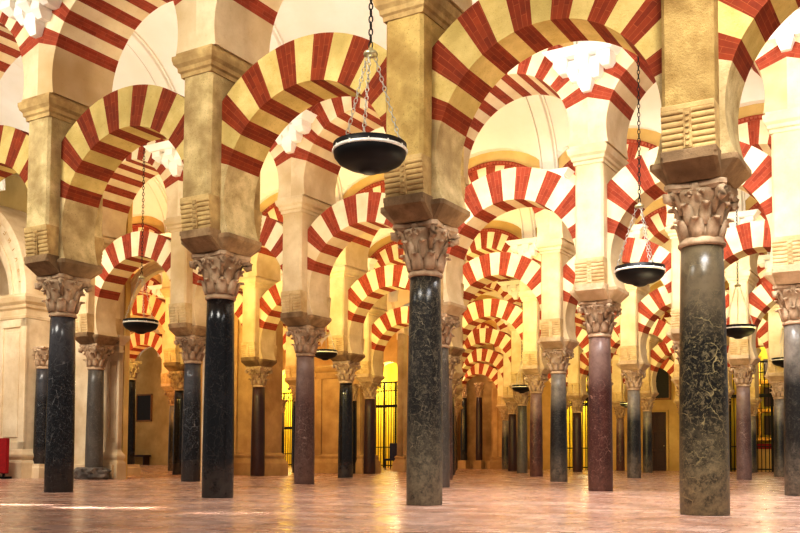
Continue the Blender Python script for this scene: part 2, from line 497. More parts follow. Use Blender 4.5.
def springer_mesh(zc, r, hd, a0, z0, cx, side, mat):
    """plain stone from the springing up to the first brick, curved on the opening side"""
    m = MB()
    ts = math.asin(max(-0.95, (z0 - zc) / r))
    ztop = zc + (1.5 - cx) * math.tan(a0)
    N = 10
    P, Q = [], []
    for k in range(N + 1):
        t = ts + (a0 - ts) * k / N
        P.append((1.5 - r * cos(t), zc + r * sin(t)))
        Q.append((cx, z0 + (ztop - z0) * k / N))
    def X(x):
        return x if side == 0 else 3.0 - x
    for k in range(N):
        for y in (-hd, hd):
            m.face([(X(P[k][0]), y, P[k][1]), (X(P[k + 1][0]), y, P[k + 1][1]), (X(Q[k + 1][0]), y, Q[k + 1][1]), (X(Q[k][0]), y, Q[k][1])])
        m.face([(X(P[k][0]), -hd, P[k][1]), (X(P[k][0]), hd, P[k][1]), (X(P[k + 1][0]), hd, P[k + 1][1]), (X(P[k + 1][0]), -hd, P[k + 1][1])])
        m.face([(X(Q[k][0]), -hd, Q[k][1]), (X(Q[k][0]), hd, Q[k][1]), (X(Q[k + 1][0]), hd, Q[k + 1][1]), (X(Q[k + 1][0]), -hd, Q[k + 1][1])])
    for k in (0, N):
        m.face([(X(P[k][0]), -hd, P[k][1]), (X(P[k][0]), hd, P[k][1]), (X(Q[k][0]), hd, Q[k][1]), (X(Q[k][0]), -hd, Q[k][1])])
    return m.mesh('springer', [mat])

def brick_band_mesh():
    m = MB()
    r0, r1, hd = URO - 0.005, URO + 0.10, UHD + 0.03
    tmin = math.acos((1.5 - 0.02) / r1)
    N = 40
    def P(rr, t, y):
        return (1.5 - rr * cos(t), y, UC + rr * sin(t))
    for sgn in (-1, 1):
        ya, yb = sgn * (hd - 0.05), sgn * hd
        for k in range(N):
            t0 = tmin + (pi - 2 * tmin) * k / N; t1 = tmin + (pi - 2 * tmin) * (k + 1) / N
            m.face([P(r0, t0, yb), P(r0, t1, yb), P(r1, t1, yb), P(r1, t0, yb)], 0, [(r0, t0 * 2), (r0, t1 * 2), (r1, t1 * 2), (r1, t0 * 2)])
            m.face([P(r0, t0, ya), P(r0, t0, yb), P(r0, t1, yb), P(r0, t1, ya)])
            m.face([P(r1, t0, ya), P(r1, t1, ya), P(r1, t1, yb), P(r1, t0, yb)])
            # little dentil brick standing proud every step
            tm, dt = (t0 + t1) / 2, (t1 - t0) * 0.28
            yc = sgn * (hd + 0.03)
            m.face([P(r0 + 0.03, tm - dt, yc), P(r0 + 0.03, tm + dt, yc), P(r1 - 0.03, tm + dt, yc), P(r1 - 0.03, tm - dt, yc)])
            for ta, tb, ra, rb in ((tm - dt, tm + dt, r0 + 0.03, r0 + 0.03), (tm - dt, tm + dt, r1 - 0.03, r1 - 0.03), (tm - dt, tm - dt, r0 + 0.03, r1 - 0.03), (tm + dt, tm + dt, r0 + 0.03, r1 - 0.03)):
                m.face([P(ra, ta, yb), P(rb, tb, yb), P(rb, tb, yc), P(ra, ta, yc)])
    return m.mesh('brick_band', [M['brick_pale']])

def bracket_mesh():
    """white stepped plaster bracket carrying the foot of the vault"""
    m = MB()
    y = -UHD
    z = 6.5
    m.loft([[(-0.5, y + 0.02, z + 0.43), (0.5, y + 0.02, z + 0.43), (0.5, y - 0.36, z + 0.43), (-0.5, y - 0.36, z + 0.43)], [(-0.62, y + 0.02, z + 0.56), (0.62, y + 0.02, z + 0.56), (0.62, y - 0.42, z + 0.56), (-0.62, y - 0.42, z + 0.56)]])
    def drop(x, w, d, z0, z1):
        m.loft([[(x - w * 0.55, y + 0.02, z0), (x + w * 0.55, y + 0.02, z0), (x + w * 0.55, y - d * 0.6, z0), (x - w * 0.55, y - d * 0.6, z0)],
                [(x - w, y + 0.02, z0 + (z1 - z0) * 0.35), (x + w, y + 0.02, z0 + (z1 - z0) * 0.35), (x + w, y - d, z0 + (z1 - z0) * 0.35), (x - w, y - d, z0 + (z1 - z0) * 0.35)],
                [(x - w, y + 0.02, z1), (x + w, y + 0.02, z1), (x + w, y - d, z1), (x - w, y - d, z1)]])
    for x in (-0.36, 0.0, 0.36):
        drop(x, 0.11, 0.3, z + 0.24 - (0.0 if x else 0.02), z + 0.45)
    for x in (-0.18, 0.18):
        drop(x, 0.09, 0.22, z + 0.1, z + 0.4)
    drop(0.0, 0.12, 0.16, z - 0.08, z + 0.3)
    m.box(-0.4, 0.4, y - 0.14, y + 0.02, z + 0.3, z + 0.44, 0.01)
    return m.mesh('plaster_bracket', [M['plaster']], 0)

ME = dict(shaft=shaft_mesh(), astragal=astragal_mesh(), capital=capital_mesh(), abacus=abacus_mesh(), impost=impost_mesh(),
          pier=pier_body_mesh(), corbelf=corbel_mesh(1), corbelb=corbel_mesh(-1), bandf=band_mesh(1), bandb=band_mesh(-1), cornice=cornice_mesh(), bracket=bracket_mesh(),
          volutes=[volute_mesh(k) for k in range(4)], brick_band=brick_band_mesh())
A0L, A0U = radians(19.4), radians(19)
ME['lring'] = ring_mesh(LC, LR, LRO, LHD, A0L, 15, LX, 'voussoir_ring', [M['brick_front'], M['cream_front']])
ME['uring'] = ring_mesh(UC, UR, URO, UHD, A0U, 17, UXC, 'voussoir_ring', [M['brick_front'], M['cream_front']])
ME['lspr'] = [springer_mesh(LC, LR, LHD, A0L, SPR, LX, s, M['stone_front']) for s in (0, 1)]
ME['uspr'] = [springer_mesh(UC, UR, UHD, A0U, UP0, UXC, s, M['stone_front']) for s in (0, 1)]

# ------------------------------------------------------------------ the arcades
ROWN = ['front', 'second', 'third', 'fourth', 'fifth', 'sixth', 'seventh']
RANGE = {0: (-1, 4), 1: (-1, 5), 2: (0, 7), 3: (0, 9), 4: (0, 5), 5: (0, 6), 6: (1, 7)}
SH = {(0, 0): ('m_mottled', 'mottled green-black marble'), (0, 1): ('m_flecked', 'flecked grey-black marble'), (0, 2): ('m_black', 'glossy black marble'),
      (0, 3): ('m_speckled', 'white-speckled black marble'), (1, 0): ('m_greyblack', 'grey-topped black marble'), (1, 1): ('m_red', 'red-brown marble'), (1, 2): ('m_grey', 'grey marble'),
      (1, 3): ('m_purple', 'purple-grey marble'), (1, 4): ('m_speckled', 'dark grey speckled marble'), (1, 5): ('m_grey', 'dull grey marble'),
      (2, 1): ('m_grey', 'grey marble'), (2, 2): ('m_greyblack', 'grey-topped black marble'), (2, 3): ('m_purple', 'purple-grey marble'), (2, 4): ('m_black', 'black marble'), (2, 5): ('m_dark_red', 'dark red marble'),
      (2, 6): ('m_black', 'black marble'), (3, 1): ('m_purple', 'purple-grey marble'), (3, 2): ('m_greyblack', 'grey-topped black marble'), (3, 3): ('m_red', 'red-brown marble'), (3, 4): ('m_black', 'black marble'),
      (3, 5): ('m_dark_red', 'dark red marble'), (4, 1): ('m_greyblack', 'grey-topped black marble'), (4, 4): ('m_grey', 'grey marble'), (5, 3): ('m_greyblack', 'grey-topped black marble'), (5, 4): ('m_dark_red', 'dark red marble'),
      (5, 5): ('m_dark_red', 'dark red marble'), (6, 4): ('m_red', 'red-brown marble')}
PAL = [('m_black', 'black marble'), ('m_dark_red', 'dark red marble'), ('m_greyblack', 'grey-topped black marble'), ('m_purple', 'purple-grey marble')]
NTH = ['first', 'second', 'third', 'fourth', 'fifth', 'sixth', 'seventh', 'eighth', 'ninth', 'tenth', 'eleventh', 'twelfth', 'thirteenth', 'fourteenth', 'fifteenth']
TINT = {(0, 0): (0.72, 0.62, 0.42, 1), (0, 1): (1.05, 0.96, 0.66, 1), (0, 2): (0.98, 0.95, 0.86, 1), (0, 3): (1.06, 1.06, 1.02, 1)}  # stone tones of the front piers, the first also darkened to paint in shade
SKIP = set()          # pieces nothing is seen of
for k_ in ((0, -1), (1, -1), (4, 0), (5, 0), (5, 1), (6, 1)):      # supports and bays wholly outside the frame
    SKIP |= {('c', *k_), ('p', *k_), ('b', *k_)}
SKIP |= {('b', 0, i_) for i_ in (0, 1, 2, 4)} | {('b', 2, 0), ('b', 3, 0), ('b', 3, 4), ('b', 3, 7), ('b', 3, 9), ('b', 4, 2), ('b', 4, 3), ('b', 4, 5), ('b', 5, 3), ('b', 5, 6), ('b', 6, 2), ('b', 6, 4), ('b', 6, 5), ('b', 6, 7)}
SKIP |= {('u', 0, -1), ('l', 1, -1), ('l', 4, 0), ('u', 4, 0), ('l', 5, 0), ('u', 5, 0), ('l', 6, 1), ('u', 6, 1)}
START = {0: 0, 1: 0, 2: 1, 3: 1, 4: 1, 5: 2, 6: 2}                   # first column of each arcade in view
CLAB = {(0, 0): 'thickest column, mottled green-black marble with scuffed pale foot, carved capital, front arcade',
        (0, 1): 'flecked grey-black marble column with carved capital, beside the largest hanging lamp, front arcade',
        (0, 2): 'glossy black marble column with carved capital, left of the flecked one in the front arcade',
        (0, 3): 'white-speckled black marble column nearest the carved chapel wall, front arcade',
        (0, 4): 'black marble column past the speckled one, at the far left end of the front arcade',
        (1, 0): 'grey-topped black column cut by the right edge of the picture, second arcade',
        (1, 1): 'red-brown streaked marble column left of the thickest column, second arcade',
        (1, 2): 'grey marble column half hidden behind the flecked front column, second arcade',
        (1, 3): 'purple-grey marble column between the glossy black and flecked front columns, second arcade',
        (1, 4): 'dark grey speckled column just left of the glossy black front column, second arcade',
        (1, 5): 'dull grey marble column standing on a rough footing stone by the chapel, second arcade',
        (2, 0): 'column of the third arcade standing just past the right edge of the picture',
        (2, 1): 'grey marble column peeping out behind the thickest front column, third arcade',
        (2, 2): 'grey-topped black column left of the red-brown streaked column, third arcade',
        (2, 3): 'purple-grey column in the line hidden behind the flecked front column, third arcade',
        (2, 4): 'slim black column in front of the moulded brown masonry pier, third arcade',
        (2, 5): 'dark red column against the brown masonry pier right of the glossy black column, third arcade',
        (3, 0): 'column of the fourth arcade standing just past the right edge of the picture',
        (3, 1): 'purple-grey column with a dish lamp above it, right of the thickest column, fourth arcade',
        (3, 2): 'grey-topped black column between the red-brown and thickest columns, fourth arcade',
        (3, 3): 'red-brown column just left of the grey-topped black one, fourth arcade',
        (3, 5): 'dark red column beside the yellow-lit iron gate, fourth arcade',
        (4, 1): 'grey-topped black column before the altar grille at the right, fifth arcade',
        (4, 4): 'grey column with a small dish lamp at its capital, fifth arcade',
        (5, 3): 'grey-topped black column just left of the brown door, sixth arcade',
        (5, 4): 'dark red column in front of the yellow middle grille, sixth arcade',
        (6, 4): 'small red-brown column before the ochre end wall, left of the brown door, seventh arcade'}
SHORT = {(0, 0): 'thickest', (0, 1): 'flecked', (0, 2): 'glossy black', (0, 3): 'white-speckled', (1, 1): 'red-brown', (1, 2): 'half-hidden grey', (1, 3): 'purple-grey', (1, 4): 'dark speckled', (1, 5): 'dull grey', (1, 0): 'edge',
         (2, 2): 'grey-topped', (2, 4): 'slim black', (2, 5): 'dark red'}
def bay_name(j, i):
    a, b = SHORT.get((j, i + 1)), SHORT.get((j, i))
    if a and b:
        return 'between the %s and %s columns of the %s arcade' % (a, b, ROWN[j])
    if b:
        return 'left of the %s column of the %s arcade' % (b, ROWN[j])
    if a:
        return 'right of the %s column of the %s arcade' % (a, ROWN[j])
    if i < START[j]:
        return 'at the right end of the %s arcade' % ROWN[j]
    return '%s bay from the right in the %s arcade' % (NTH[i - START[j]], ROWN[j])
def col_name(j, i):
    if (j, i) in SHORT:
        return 'the %s column of the %s arcade' % (SHORT[(j, i)], ROWN[j])
    if i < START[j]:
        return 'the column past the right edge, %s arcade' % ROWN[j]
    return 'the %s column from the right, %s arcade' % (NTH[i - START[j]], ROWN[j])


def shaft_of(j, i):
    return SH.get((j, i)) or PAL[(i * 3 + j * 2) % 4]

def place(j, i):
    return at(i * S, j * W)

def nth(j, i):
    return NTH[i - RANGE[j][0]]

def rowname(j):
    return ROWN[j]

KEEP = lambda kind, j, i: (kind, j, i) not in SKIP
for j, (i0, i1) in RANGE.items():
    fr = j == 0
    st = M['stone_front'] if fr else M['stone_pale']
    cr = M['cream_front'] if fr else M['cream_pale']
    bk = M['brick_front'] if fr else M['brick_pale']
    rn = rowname(j)
    for i in range(i0, i1 + 1):
        mat, desc = shaft_of(j, i)
        p = place(j, i)
        if KEEP('c', j, i):
            c = thing('column', CLAB.get((j, i)) or '%s column with carved capital, %s from the right in the %s arcade' % (desc, NTH[max(0, i - START[j])], rn), 'column', p, group='columns of the %s arcade' % rn)
            k = 1.05 if (j, i) == (0, 0) else 0.93
            sh = obj('shaft', ME['shaft'], c, mats=[M[mat]]); sh.scale = (k, k, 1)
            obj('astragal', ME['astragal'], sh)
            cp = obj('capital', ME['capital'], c)
            obj('abacus', ME['abacus'], cp)
            if j <= 3:
                for q in range(4):
                    obj('volute', ME['volutes'][q], cp)
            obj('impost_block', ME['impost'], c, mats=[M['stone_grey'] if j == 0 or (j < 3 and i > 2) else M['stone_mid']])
        if KEEP('p', j, i):
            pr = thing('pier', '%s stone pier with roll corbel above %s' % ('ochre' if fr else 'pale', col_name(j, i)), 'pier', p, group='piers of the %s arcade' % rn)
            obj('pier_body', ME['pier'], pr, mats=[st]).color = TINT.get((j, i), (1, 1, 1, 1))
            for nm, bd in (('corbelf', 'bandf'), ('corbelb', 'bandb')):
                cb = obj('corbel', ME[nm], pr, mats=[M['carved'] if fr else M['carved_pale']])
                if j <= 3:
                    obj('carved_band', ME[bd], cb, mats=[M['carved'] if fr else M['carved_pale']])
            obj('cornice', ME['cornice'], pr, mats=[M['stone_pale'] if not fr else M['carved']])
        if KEEP('b', j, i):
            b = obj('plaster_bracket', ME['bracket'], None, p, ROT)
            tag(b, 'white stepped plaster bracket above %s' % col_name(j, i), 'bracket', 'vault brackets of the %s arcade' % rn)
    for i in range(i0, i1):
        p = place(j, i + 1)
        bay = NTH[i - i0]
        if KEEP('l', j, i):
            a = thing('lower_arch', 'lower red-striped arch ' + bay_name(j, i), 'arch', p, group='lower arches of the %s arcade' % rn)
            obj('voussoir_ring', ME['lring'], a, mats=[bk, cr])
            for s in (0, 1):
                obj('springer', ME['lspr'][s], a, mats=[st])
        if KEEP('u', j, i):
            a = thing('upper_arch', 'upper red-striped arch ' + bay_name(j, i), 'arch', p, group='upper arches of the %s arcade' % rn)
            obj('voussoir_ring', ME['uring'], a, mats=[M['brick_pale'], M['cream_pale']])  # pale set on the front arcade too, its lit faces put into the colour
            for s in (0, 1):
                obj('springer', ME['uspr'][s], a, mats=[M['stone_pale']])
            obj('brick_band', ME['brick_band'], a)

# wall over each arcade, up into the vaults
WTOP = 9.6
def spandrel_mesh(nb):
    m = MB()
    N = 24
    hd = UHD - 0.02
    for b in range(nb):
        xs = [b * 3 + 1.5 - 1.5 * cos(pi * k / N) for k in range(N + 1)]
        def zb(x):
            d = x - b * 3 - 1.5
            return UC + sqrt(max(0, (URO - 0.02) ** 2 - d * d))
        for xa, xb in zip(xs, xs[1:]):
            for y in (-hd, hd):
                m.face([(xa, y, zb(xa)), (xb, y, zb(xb)), (xb, y, WTOP), (xa, y, WTOP)])
            m.face([(xa, -hd, zb(xa)), (xb, -hd, zb(xb)), (xb, hd, zb(xb)), (xa, hd, zb(xa))])
    return m.mesh('spandrel', [M['wall_ochre']])
for j, (i0, i1) in RANGE.items():
    struct('wall_over_%s_arcade' % ROWN[j], spandrel_mesh(i1 - i0), place(j, i1), ROT)

# groin vaults over each aisle, with mouldings across at every column
VS, VW = 6.98, W - 2 * UHD + 0.06
def zbar(v):
    return VS + 2.1 * sqrt(max(0, 1 - (2 * v / VW) ** 2))
def zcro(x):
    return VS + 0.90 * sqrt(max(0, 1 - ((x - 1.5) / 1.5) ** 2))
def vault_mesh(nb):
    m = MB()
    NX, NV = 18, 30
    vs = [-VW / 2 * cos(pi * k / NV) for k in range(NV + 1)]
    xs = []
    for b in range(nb):
        xs += [b * 3 + 1.5 - 1.5 * cos(pi * k / NX) for k in range(NX)]
    xs.append(nb * 3)
    def z(x, v):
        return max(zbar(v), zcro(x % 3.0 if x < nb * 3 - 1e-6 else 3.0))
    g = [[m.bm.verts.new((x, v, z(x, v))) for v in vs] for x in xs]
    for a, b in zip(g, g[1:]):
        for k in range(NV):
            f = m.bm.faces.new((a[k], a[k + 1], b[k + 1], b[k])); f.smooth = False
    return m.mesh('vault', [M['vault']], 0)
def rib_mesh():
    m = MB()
    N = 32
    for off, hw, dp in ((0, 0.17, 0.07), (-0.2, 0.025, 0.045), (0.2, 0.025, 0.045)):
        rings = []
        for k in range(N + 1):
            v = -VW / 2 * cos(pi * k / N)
            zz = zbar(v)
            nv, nz = -v / (VW / 2) ** 2, -(zz - VS) / 2.1 ** 2
            L = sqrt(nv * nv + nz * nz) or 1
            nv, nz = nv / L, nz / L
            rings.append([(off - hw, v, zz), (off + hw, v, zz), (off + hw * 0.8, v + nv * dp, zz + nz * dp), (off - hw * 0.8, v + nv * dp, zz + nz * dp)])
        m.loft(rings)
    return m.mesh('vault_rib', [M['vault']], 0)
RIB = rib_mesh()
for j in range(6):
    i0 = min(RANGE[j][0], RANGE[j + 1][0]); i1 = max(RANGE[j][1], RANGE[j + 1][1], 9, (0, 0, 0, 12, 13, 14)[j])
    v = struct('ceiling_vault_%d' % (j + 1), vault_mesh(i1 - i0), at(i1 * S, (j + 0.5) * W), ROT)
    for i in range(i0, i1 + 1):
        obj('vault_rib', RIB, v, ((i1 - i) * S, 0, 0))
v = struct('ceiling_vault_8', vault_mesh(8), at(6 * S, -0.5 * W), ROT)
# last half aisle in front of the end wall
v = struct('ceiling_vault_7', vault_mesh(14), at(15 * S, 6.5 * W), ROT)

# ------------------------------------------------------------------ floor and end walls
m = MB(); m.face([(-60, -16, 0), (40, -16, 0), (40, 46, 0), (-60, 46, 0)])
struct('floor', m.mesh('floor', [M['floor']]), ORG, ROT)

def arched_wall(s0, s1, ztop, th, openings, mat):
    """wall in local x = -s from s0 (right) to s1 (left); openings (s centre, half width, springing height, rise)"""
    m = MB()
    cuts = []
    for sc, hw, sp, rise in openings:
        N = 16
        for k in range(N + 1):
            s = sc - hw * cos(pi * k / N)
            d = (s - sc) / hw
            cuts.append((s, sp + rise * sqrt(max(0, 1 - d * d)), 1 if k == 0 else (2 if k == N else 0)))
    cuts.sort()
    pts = [(s0, 0.0)]
    for s, z, e in cuts:
        if e == 1:
            pts.append((s, 0.0)); pts.append((s, z))
        elif e == 2:
            pts.append((s, z)); pts.append((s, 0.0))
        else:
            pts.append((s, z))
    pts.append((s1, 0.0))
    for (sa, za), (sb, zb) in zip(pts, pts[1:]):
        if abs(sa - sb) > 1e-6:
            for y in (0, th):
                m.face([(-sa, y, za), (-sb, y, zb), (-sb, y, ztop), (-sa, y, ztop)])
        if za + zb > 1e-6:
            m.face([(-sa, 0, za), (-sb, 0, zb), (-sb, th, zb), (-sa, th, za)])
    m.face([(-s0, 0, ztop), (-s1, 0, ztop), (-s1, th, ztop), (-s0, th, ztop)])
    for s in (s0, s1):
        m.face([(-s, 0, 0), (-s, th, 0), (-s, th, ztop), (-s, 0, ztop)])
    return m.mesh('wall', [mat])

QE = 6.45 * W
OPEN = [(6.1, 1.45, 5.2, 1.45), (15.0, 1.2, 5.2, 1.2), (20.95, 1.15, 5.6, 1.15), (26.7, 1.2, 5.0, 1.2), (34.2, 1.1, 5.0, 1.1)]
struct('wall_back', arched_wall(0.0, 52.0, 9.6, 0.6, OPEN, M['wall_ochre']), at(0, QE), ROT)
for k, (sc, hw, sp, rise) in enumerate(OPEN):
    dp = 2.4 if k != 2 else 1.2
    m = MB(); h = sp + rise + 0.3; w = hw + 0.5
    m.face([(-w, dp, 0), (w, dp, 0), (w, dp, h), (-w, dp, h)])
    for x in (-w, w):
        m.face([(x, 0, 0), (x, dp, 0), (x, dp, h), (x, 0, h)])
    m.face([(-w, 0, h), (w, 0, h), (w, dp, h), (-w, dp, h)])
    struct('wall_alcove_%d' % (k + 1), m.mesh('alcove', [M['wall_yellow'] if k != 2 else M['chapel_brown']]), at(sc, QE + 0.6), ROT)

# ------------------------------------------------------------------ lamps on chains
def link_chain(m, p0, p1, L=0.085, w=0.024, t=0.0065):
    p0, p1 = Vector(p0), Vector(p1)
    d = p1 - p0; n = max(1, int(d.length / (L * 0.8)))
    z = d.normalized()
    a = z.cross(Vector((0.3, 1, 0.1))).normalized(); b = z.cross(a)
    step = d.length / n
    for k in range(n):
        c = p0 + z * step * (k + 0.5)
        u = a if k % 2 == 0 else b
        hl = step * 0.62
        pts = []
        for i in range(10):
            ang = 2 * pi * i / 10
            pts.append(c + u * w * cos(ang) + z * hl * sin(ang))
        m.tube(pts, t, 4, closed=True)
def bowl_mesh():
    m = MB()
    m.lathe([(0.02, -0.30), (0.09, -0.295), (0.13, -0.275), (0.16, -0.25), (0.30, -0.215), (0.42, -0.15), (0.475, -0.08), (0.485, -0.03), (0.492, 0.09), (0.475, 0.095), (0.46, 0.03), (0.43, -0.06), (0.3, -0.14), (0.02, -0.16)], 48)
    return m.mesh('bowl', [M['bowl']])
def rim_mesh():
    m = MB()
    m.lathe([(0.483, -0.02), (0.499, -0.02), (0.499, 0.022), (0.483, 0.022)], 48, cap=False)
    for k in range(12):
        a = 2 * pi * k / 12
        m.box(-0.008, 0.008, -0.008, 0.008, -0.02, 0.035)
        bmesh.ops.transform(m.bm, matrix=Matrix.Rotation(a, 4, 'Z') @ Matrix.Translation((0.497, 0, 0)), verts=m.bm.verts[-8:])
    return m.mesh('rim_band', [M['band']], 0)
def cap_mesh():
    m = MB()
    m.lathe([(0.02, 1.30), (0.09, 1.31), (0.10, 1.33), (0.085, 1.36), (0.04, 1.375), (0.03, 1.41), (0.012, 1.42)], 20)
    return m.mesh('top_cap', [M['brass']])
def chain_mesh(a):
    m = MB(); link_chain(m, (0.475 * cos(a), 0.475 * sin(a), 0.05), (0.06 * cos(a), 0.06 * sin(a), 1.31))
    return m.mesh('chain', [M['chain']], 0)
def finial_mesh():
    m = MB(); x, y = 0.20, 0.18
    m.tube([(x, y, -0.1), (x, y, 0.24)], 0.008, 6)
    m.tube([(x - 0.05, y, 0.16), (x + 0.05, y, 0.16)], 0.008, 6); m.tube([(x - 0.035, y, 0.2), (x + 0.035, y, 0.2)], 0.007, 6)
    return m.mesh('lamp_cross', [M['chain']], 0)
def susp_mesh(top):
    m = MB(); link_chain(m, (0, 0, 1.41), (0, 0, top), 0.11, 0.026, 0.009)
    return m.mesh('suspension_chain', [M['chain_dark']], 0)
LB, LRM, LCP, LFN = bowl_mesh(), rim_mesh(), cap_mesh(), finial_mesh()
LCH = [chain_mesh(radians(a)) for a in (20, 145, 262)]
LAMPS = [((-0.32, 9.3, 3.60), .757, 'largest black dish lamp on three chains, hanging before the flecked front column'),
         ((3.65, 14.14, 3.38), .757, 'black dish lamp on three chains hanging just behind the thick mottled front column'),
         ((-5.44, 19.45, 3.30), .729, 'black dish lamp hanging before the archway beside the carved stone chapel wall'),
         ((7.79, 21.43, 3.54), .757, 'black dish lamp hanging in front of the pale pier beside the altar grille'),
         ((-1.9, 23.5, 3.17), .63, 'black dish lamp hanging beside the purple-grey column, before a brown stone pier'),
         ((12.15, 29.46, 3.69), .757, 'black dish lamp half hidden behind the grey-topped column at the picture edge'),
         ((4.39, 33.6, 3.11), .73, 'small distant dish lamp hanging beside a grey column before brown niche'),
         ((8.85, 43.9, 3.48), .70, 'tiny distant dish lamp beside the red-brown column, half hidden, before yellow grille'),
         ((10.2, 42.0, 3.05), .60, 'tiny distant dish lamp beside a grey-topped column, before the far ochre wall'),
         ((1.91, 33.67, 3.54), .757, 'dish lamp mostly hidden in the line of columns behind the flecked front column')]
def vault_top(p):
    d = Vector((p[0], p[1], 0)) - ORG
    s, q = -d.dot(UX), d.dot(VX)
    v = q - (math.floor(q / W) + 0.5) * W
    return max(zbar(v), zcro((-s) % 3.0)) + 0.01
for k, (p, sc_, lab) in enumerate(LAMPS):
    t = thing('hanging_lamp', lab, 'lamp', p, 0.3 * k, 'dish lamps hung on chains')
    t.scale = (sc_, sc_, sc_)
    b = obj('bowl', LB, t); obj('rim_band', LRM, b); obj('lamp_cross', LFN, t)
    obj('top_cap', LCP, t)
    for c in LCH:
        obj('chain', c, t)
    obj('suspension_chain', susp_mesh((vault_top(p) - p[2]) / sc_), t)

# ------------------------------------------------------------------ stone chapel at the left
m = MB()
def mould_pilaster(m, w, d, z0, z1, panel=True, pe=1.0):
    """pilaster in local coords, front at y=-d, centred on x=0: plinth, shaft with sunk panel, moulded capital"""
    m.rect_loft([(0.13 * pe, 0), (0.13 * pe, 0.36), (0.10 * pe, 0.40), (0.06 * pe, 0.43), (0.11 * pe, 0.5), (0.11 * pe, 0.55), (0.03 * pe, 0.62), (0.0, 0.68)], w / 2, d / 2, 0, -d / 2 + 0.1)
    hw = w / 2
    m.box(-hw, hw, -d + 0.1 + 0.05, 0.1, 0.66, z1)
    if panel:
        f = w * 0.2
        for xa, xb in ((-hw, -hw + f), (hw - f, hw)):
            m.box(xa, xb, -d + 0.1, -d + 0.2, 0.66, z1, 0.01)
        m.box(-hw, hw, -d + 0.1, -d + 0.2, 0.66, 0.85, 0.01); m.box(-hw, hw, -d + 0.1, -d + 0.2, z1 - 0.2, z1, 0.01)
        m.box(-hw + f + 0.05, hw - f - 0.05, -d + 0.12, -d + 0.2, 0.95, z1 - 0.3, 0.015)
def pil_cap(m, w, d, z1, k=1.0, pe=1.0):
    m.rect_loft([(e_ * pe, z1 + h_ * k) for e_, h_ in ((0.0, -0.01), (0.02, 0), (0.03, 0.06), (0.0, 0.07), (0.0, 0.2), (0.05, 0.24), (0.06, 0.3), (0.13, 0.36), (0.18, 0.46), (0.18, 0.52), (0.1, 0.53))], w / 2, d / 2, 0, -d / 2 + 0.1)
def pilaster(name, label, s, q, w, d, z1, k=1.0, mat='chapel', group=None, pe=1.0):
    t = thing(name, label, 'pilaster', at(s, q), group=group)
    m = MB(); mould_pilaster(m, w, d, 0, z1, True, pe); obj('pilaster_shaft', m.mesh('pilaster_shaft', [M[mat]], 0), t)
    m = MB(); pil_cap(m, w, d, z1, k, pe); obj('moulded_capital', m.mesh('moulded_capital', [M[mat]], 0), t)
    return t
# wall behind, standing along the second arcade
QL = W + 0.6
struct('wall_left', arched_wall(14.72, 40.0, 9.2, 0.14, [(19.35, 1.9, 4.4, 1.9)], M['wall_ochre']), at(0, QL), ROT)
m = MB(); m.box(-1.0, 0.85, -0.28, 0.1, 0, 0.33, 0.02); m.box(-1.0, 0.82, -0.1, 0.1, 0.3, 5.4, 0.01)
struct('wall_chapel_facing', m.mesh('facing', [M['chapel']], 0), at(15.6, QL - 0.02), ROT)
pilaster('chapel_pilaster', 'beige stone pilaster with sunk panel beside the dull grey column on rubble', 14.93, W + 0.46, 0.4, 0.12, 2.95, 0.75, pe=0.6)
pilaster('chapel_pilaster', 'large beige moulded pilaster carrying the inscribed stone arch, beside the red panel', 17.15, W + 0.32, 1.05, 1.1, 3.75, 1.05)
# big inscribed arch
def archivolt(rings, n=40):
    """half circle mouldings: rings = [(r0, r1, y front, y back)]"""
    m = MB()
    for r0, r1, y0, y1 in rings:
        L = []
        for k in range(n + 1):
            t = pi * k / n
            L.append([(-r * cos(t), y, r * sin(t)) for r, y in ((r0, y1), (r0, y0), (r1, y0), (r1, y1))])
        m.loft(L)
    return m
t = thing('stone_archway', 'big round beige stone arch with carved lettering band, on moulded pilasters at left edge', 'arch', at(19.35, W - 0.43, 4.32))
m = archivolt([(1.75, 1.95, -0.02, 0.9), (1.93, 2.0, -0.1, 0.9), (1.98, 2.2, -0.06, 0.9), (2.38, 2.46, -0.14, 0.9), (2.44, 2.62, -0.2, 0.9), (1.6, 1.76, 0.1, 0.9)])
obj('archivolt', m.mesh('archivolt', [M['chapel']], 0), t)
m = archivolt([(2.19, 2.39, -0.08, 0.9)])
fb = obj('lettering_band', m.mesh('lettering_band', [M['chapel']], 0), t)
# worn raised letters round the band, strokes only where the photograph shows them
GL = {'E': [((0, 0), (0, 1)), ((0, 0), (.6, 0)), ((0, .5), (.5, .5)), ((0, 1), (.6, 1))], 'R': [((0, 0), (0, 1)), ((0, 1), (.6, .9)), ((.6, .9), (.6, .55)), ((.6, .55), (0, .5)), ((.1, .5), (.6, 0))],
      'A': [((0, 0), (.35, 1)), ((.35, 1), (.7, 0)), ((.15, .4), (.55, .4))], 'T': [((.3, 0), (.3, 1)), ((0, 1), (.65, 1))], 'I': [((.2, 0), (.2, 1))], 'N': [((0, 0), (0, 1)), ((0, 1), (.6, 0)), ((.6, 0), (.6, 1))], 'S': [((0, .1), (.5, 0)), ((.5, 0), (.5, .5)), ((.5, .5), (0, .6)), ((0, .6), (.1, 1)), ((.1, 1), (.55, .95))]}
m = MB()
seq = 'TSATNEREAITS'
for n_, ch in enumerate(seq):
    t0 = radians(90 + 44 - n_ * -1 * 0) * 0 + radians(172 - n_ * 7.2)
    rad0, h = 2.23, 0.12
    for (x0, y0), (x1, y1) in GL[ch]:
        P = []
        for x, y in ((x0, y0), (x1, y1)):
            r = rad0 + y * h; tt = t0 - x * 0.055
            P.append((-r * cos(tt), -0.085, r * sin(tt)))
        m.tube(P, 0.011, 4)
obj('letter_relief', m.mesh('letter_relief', [M['chapel_brown']], 0), fb)
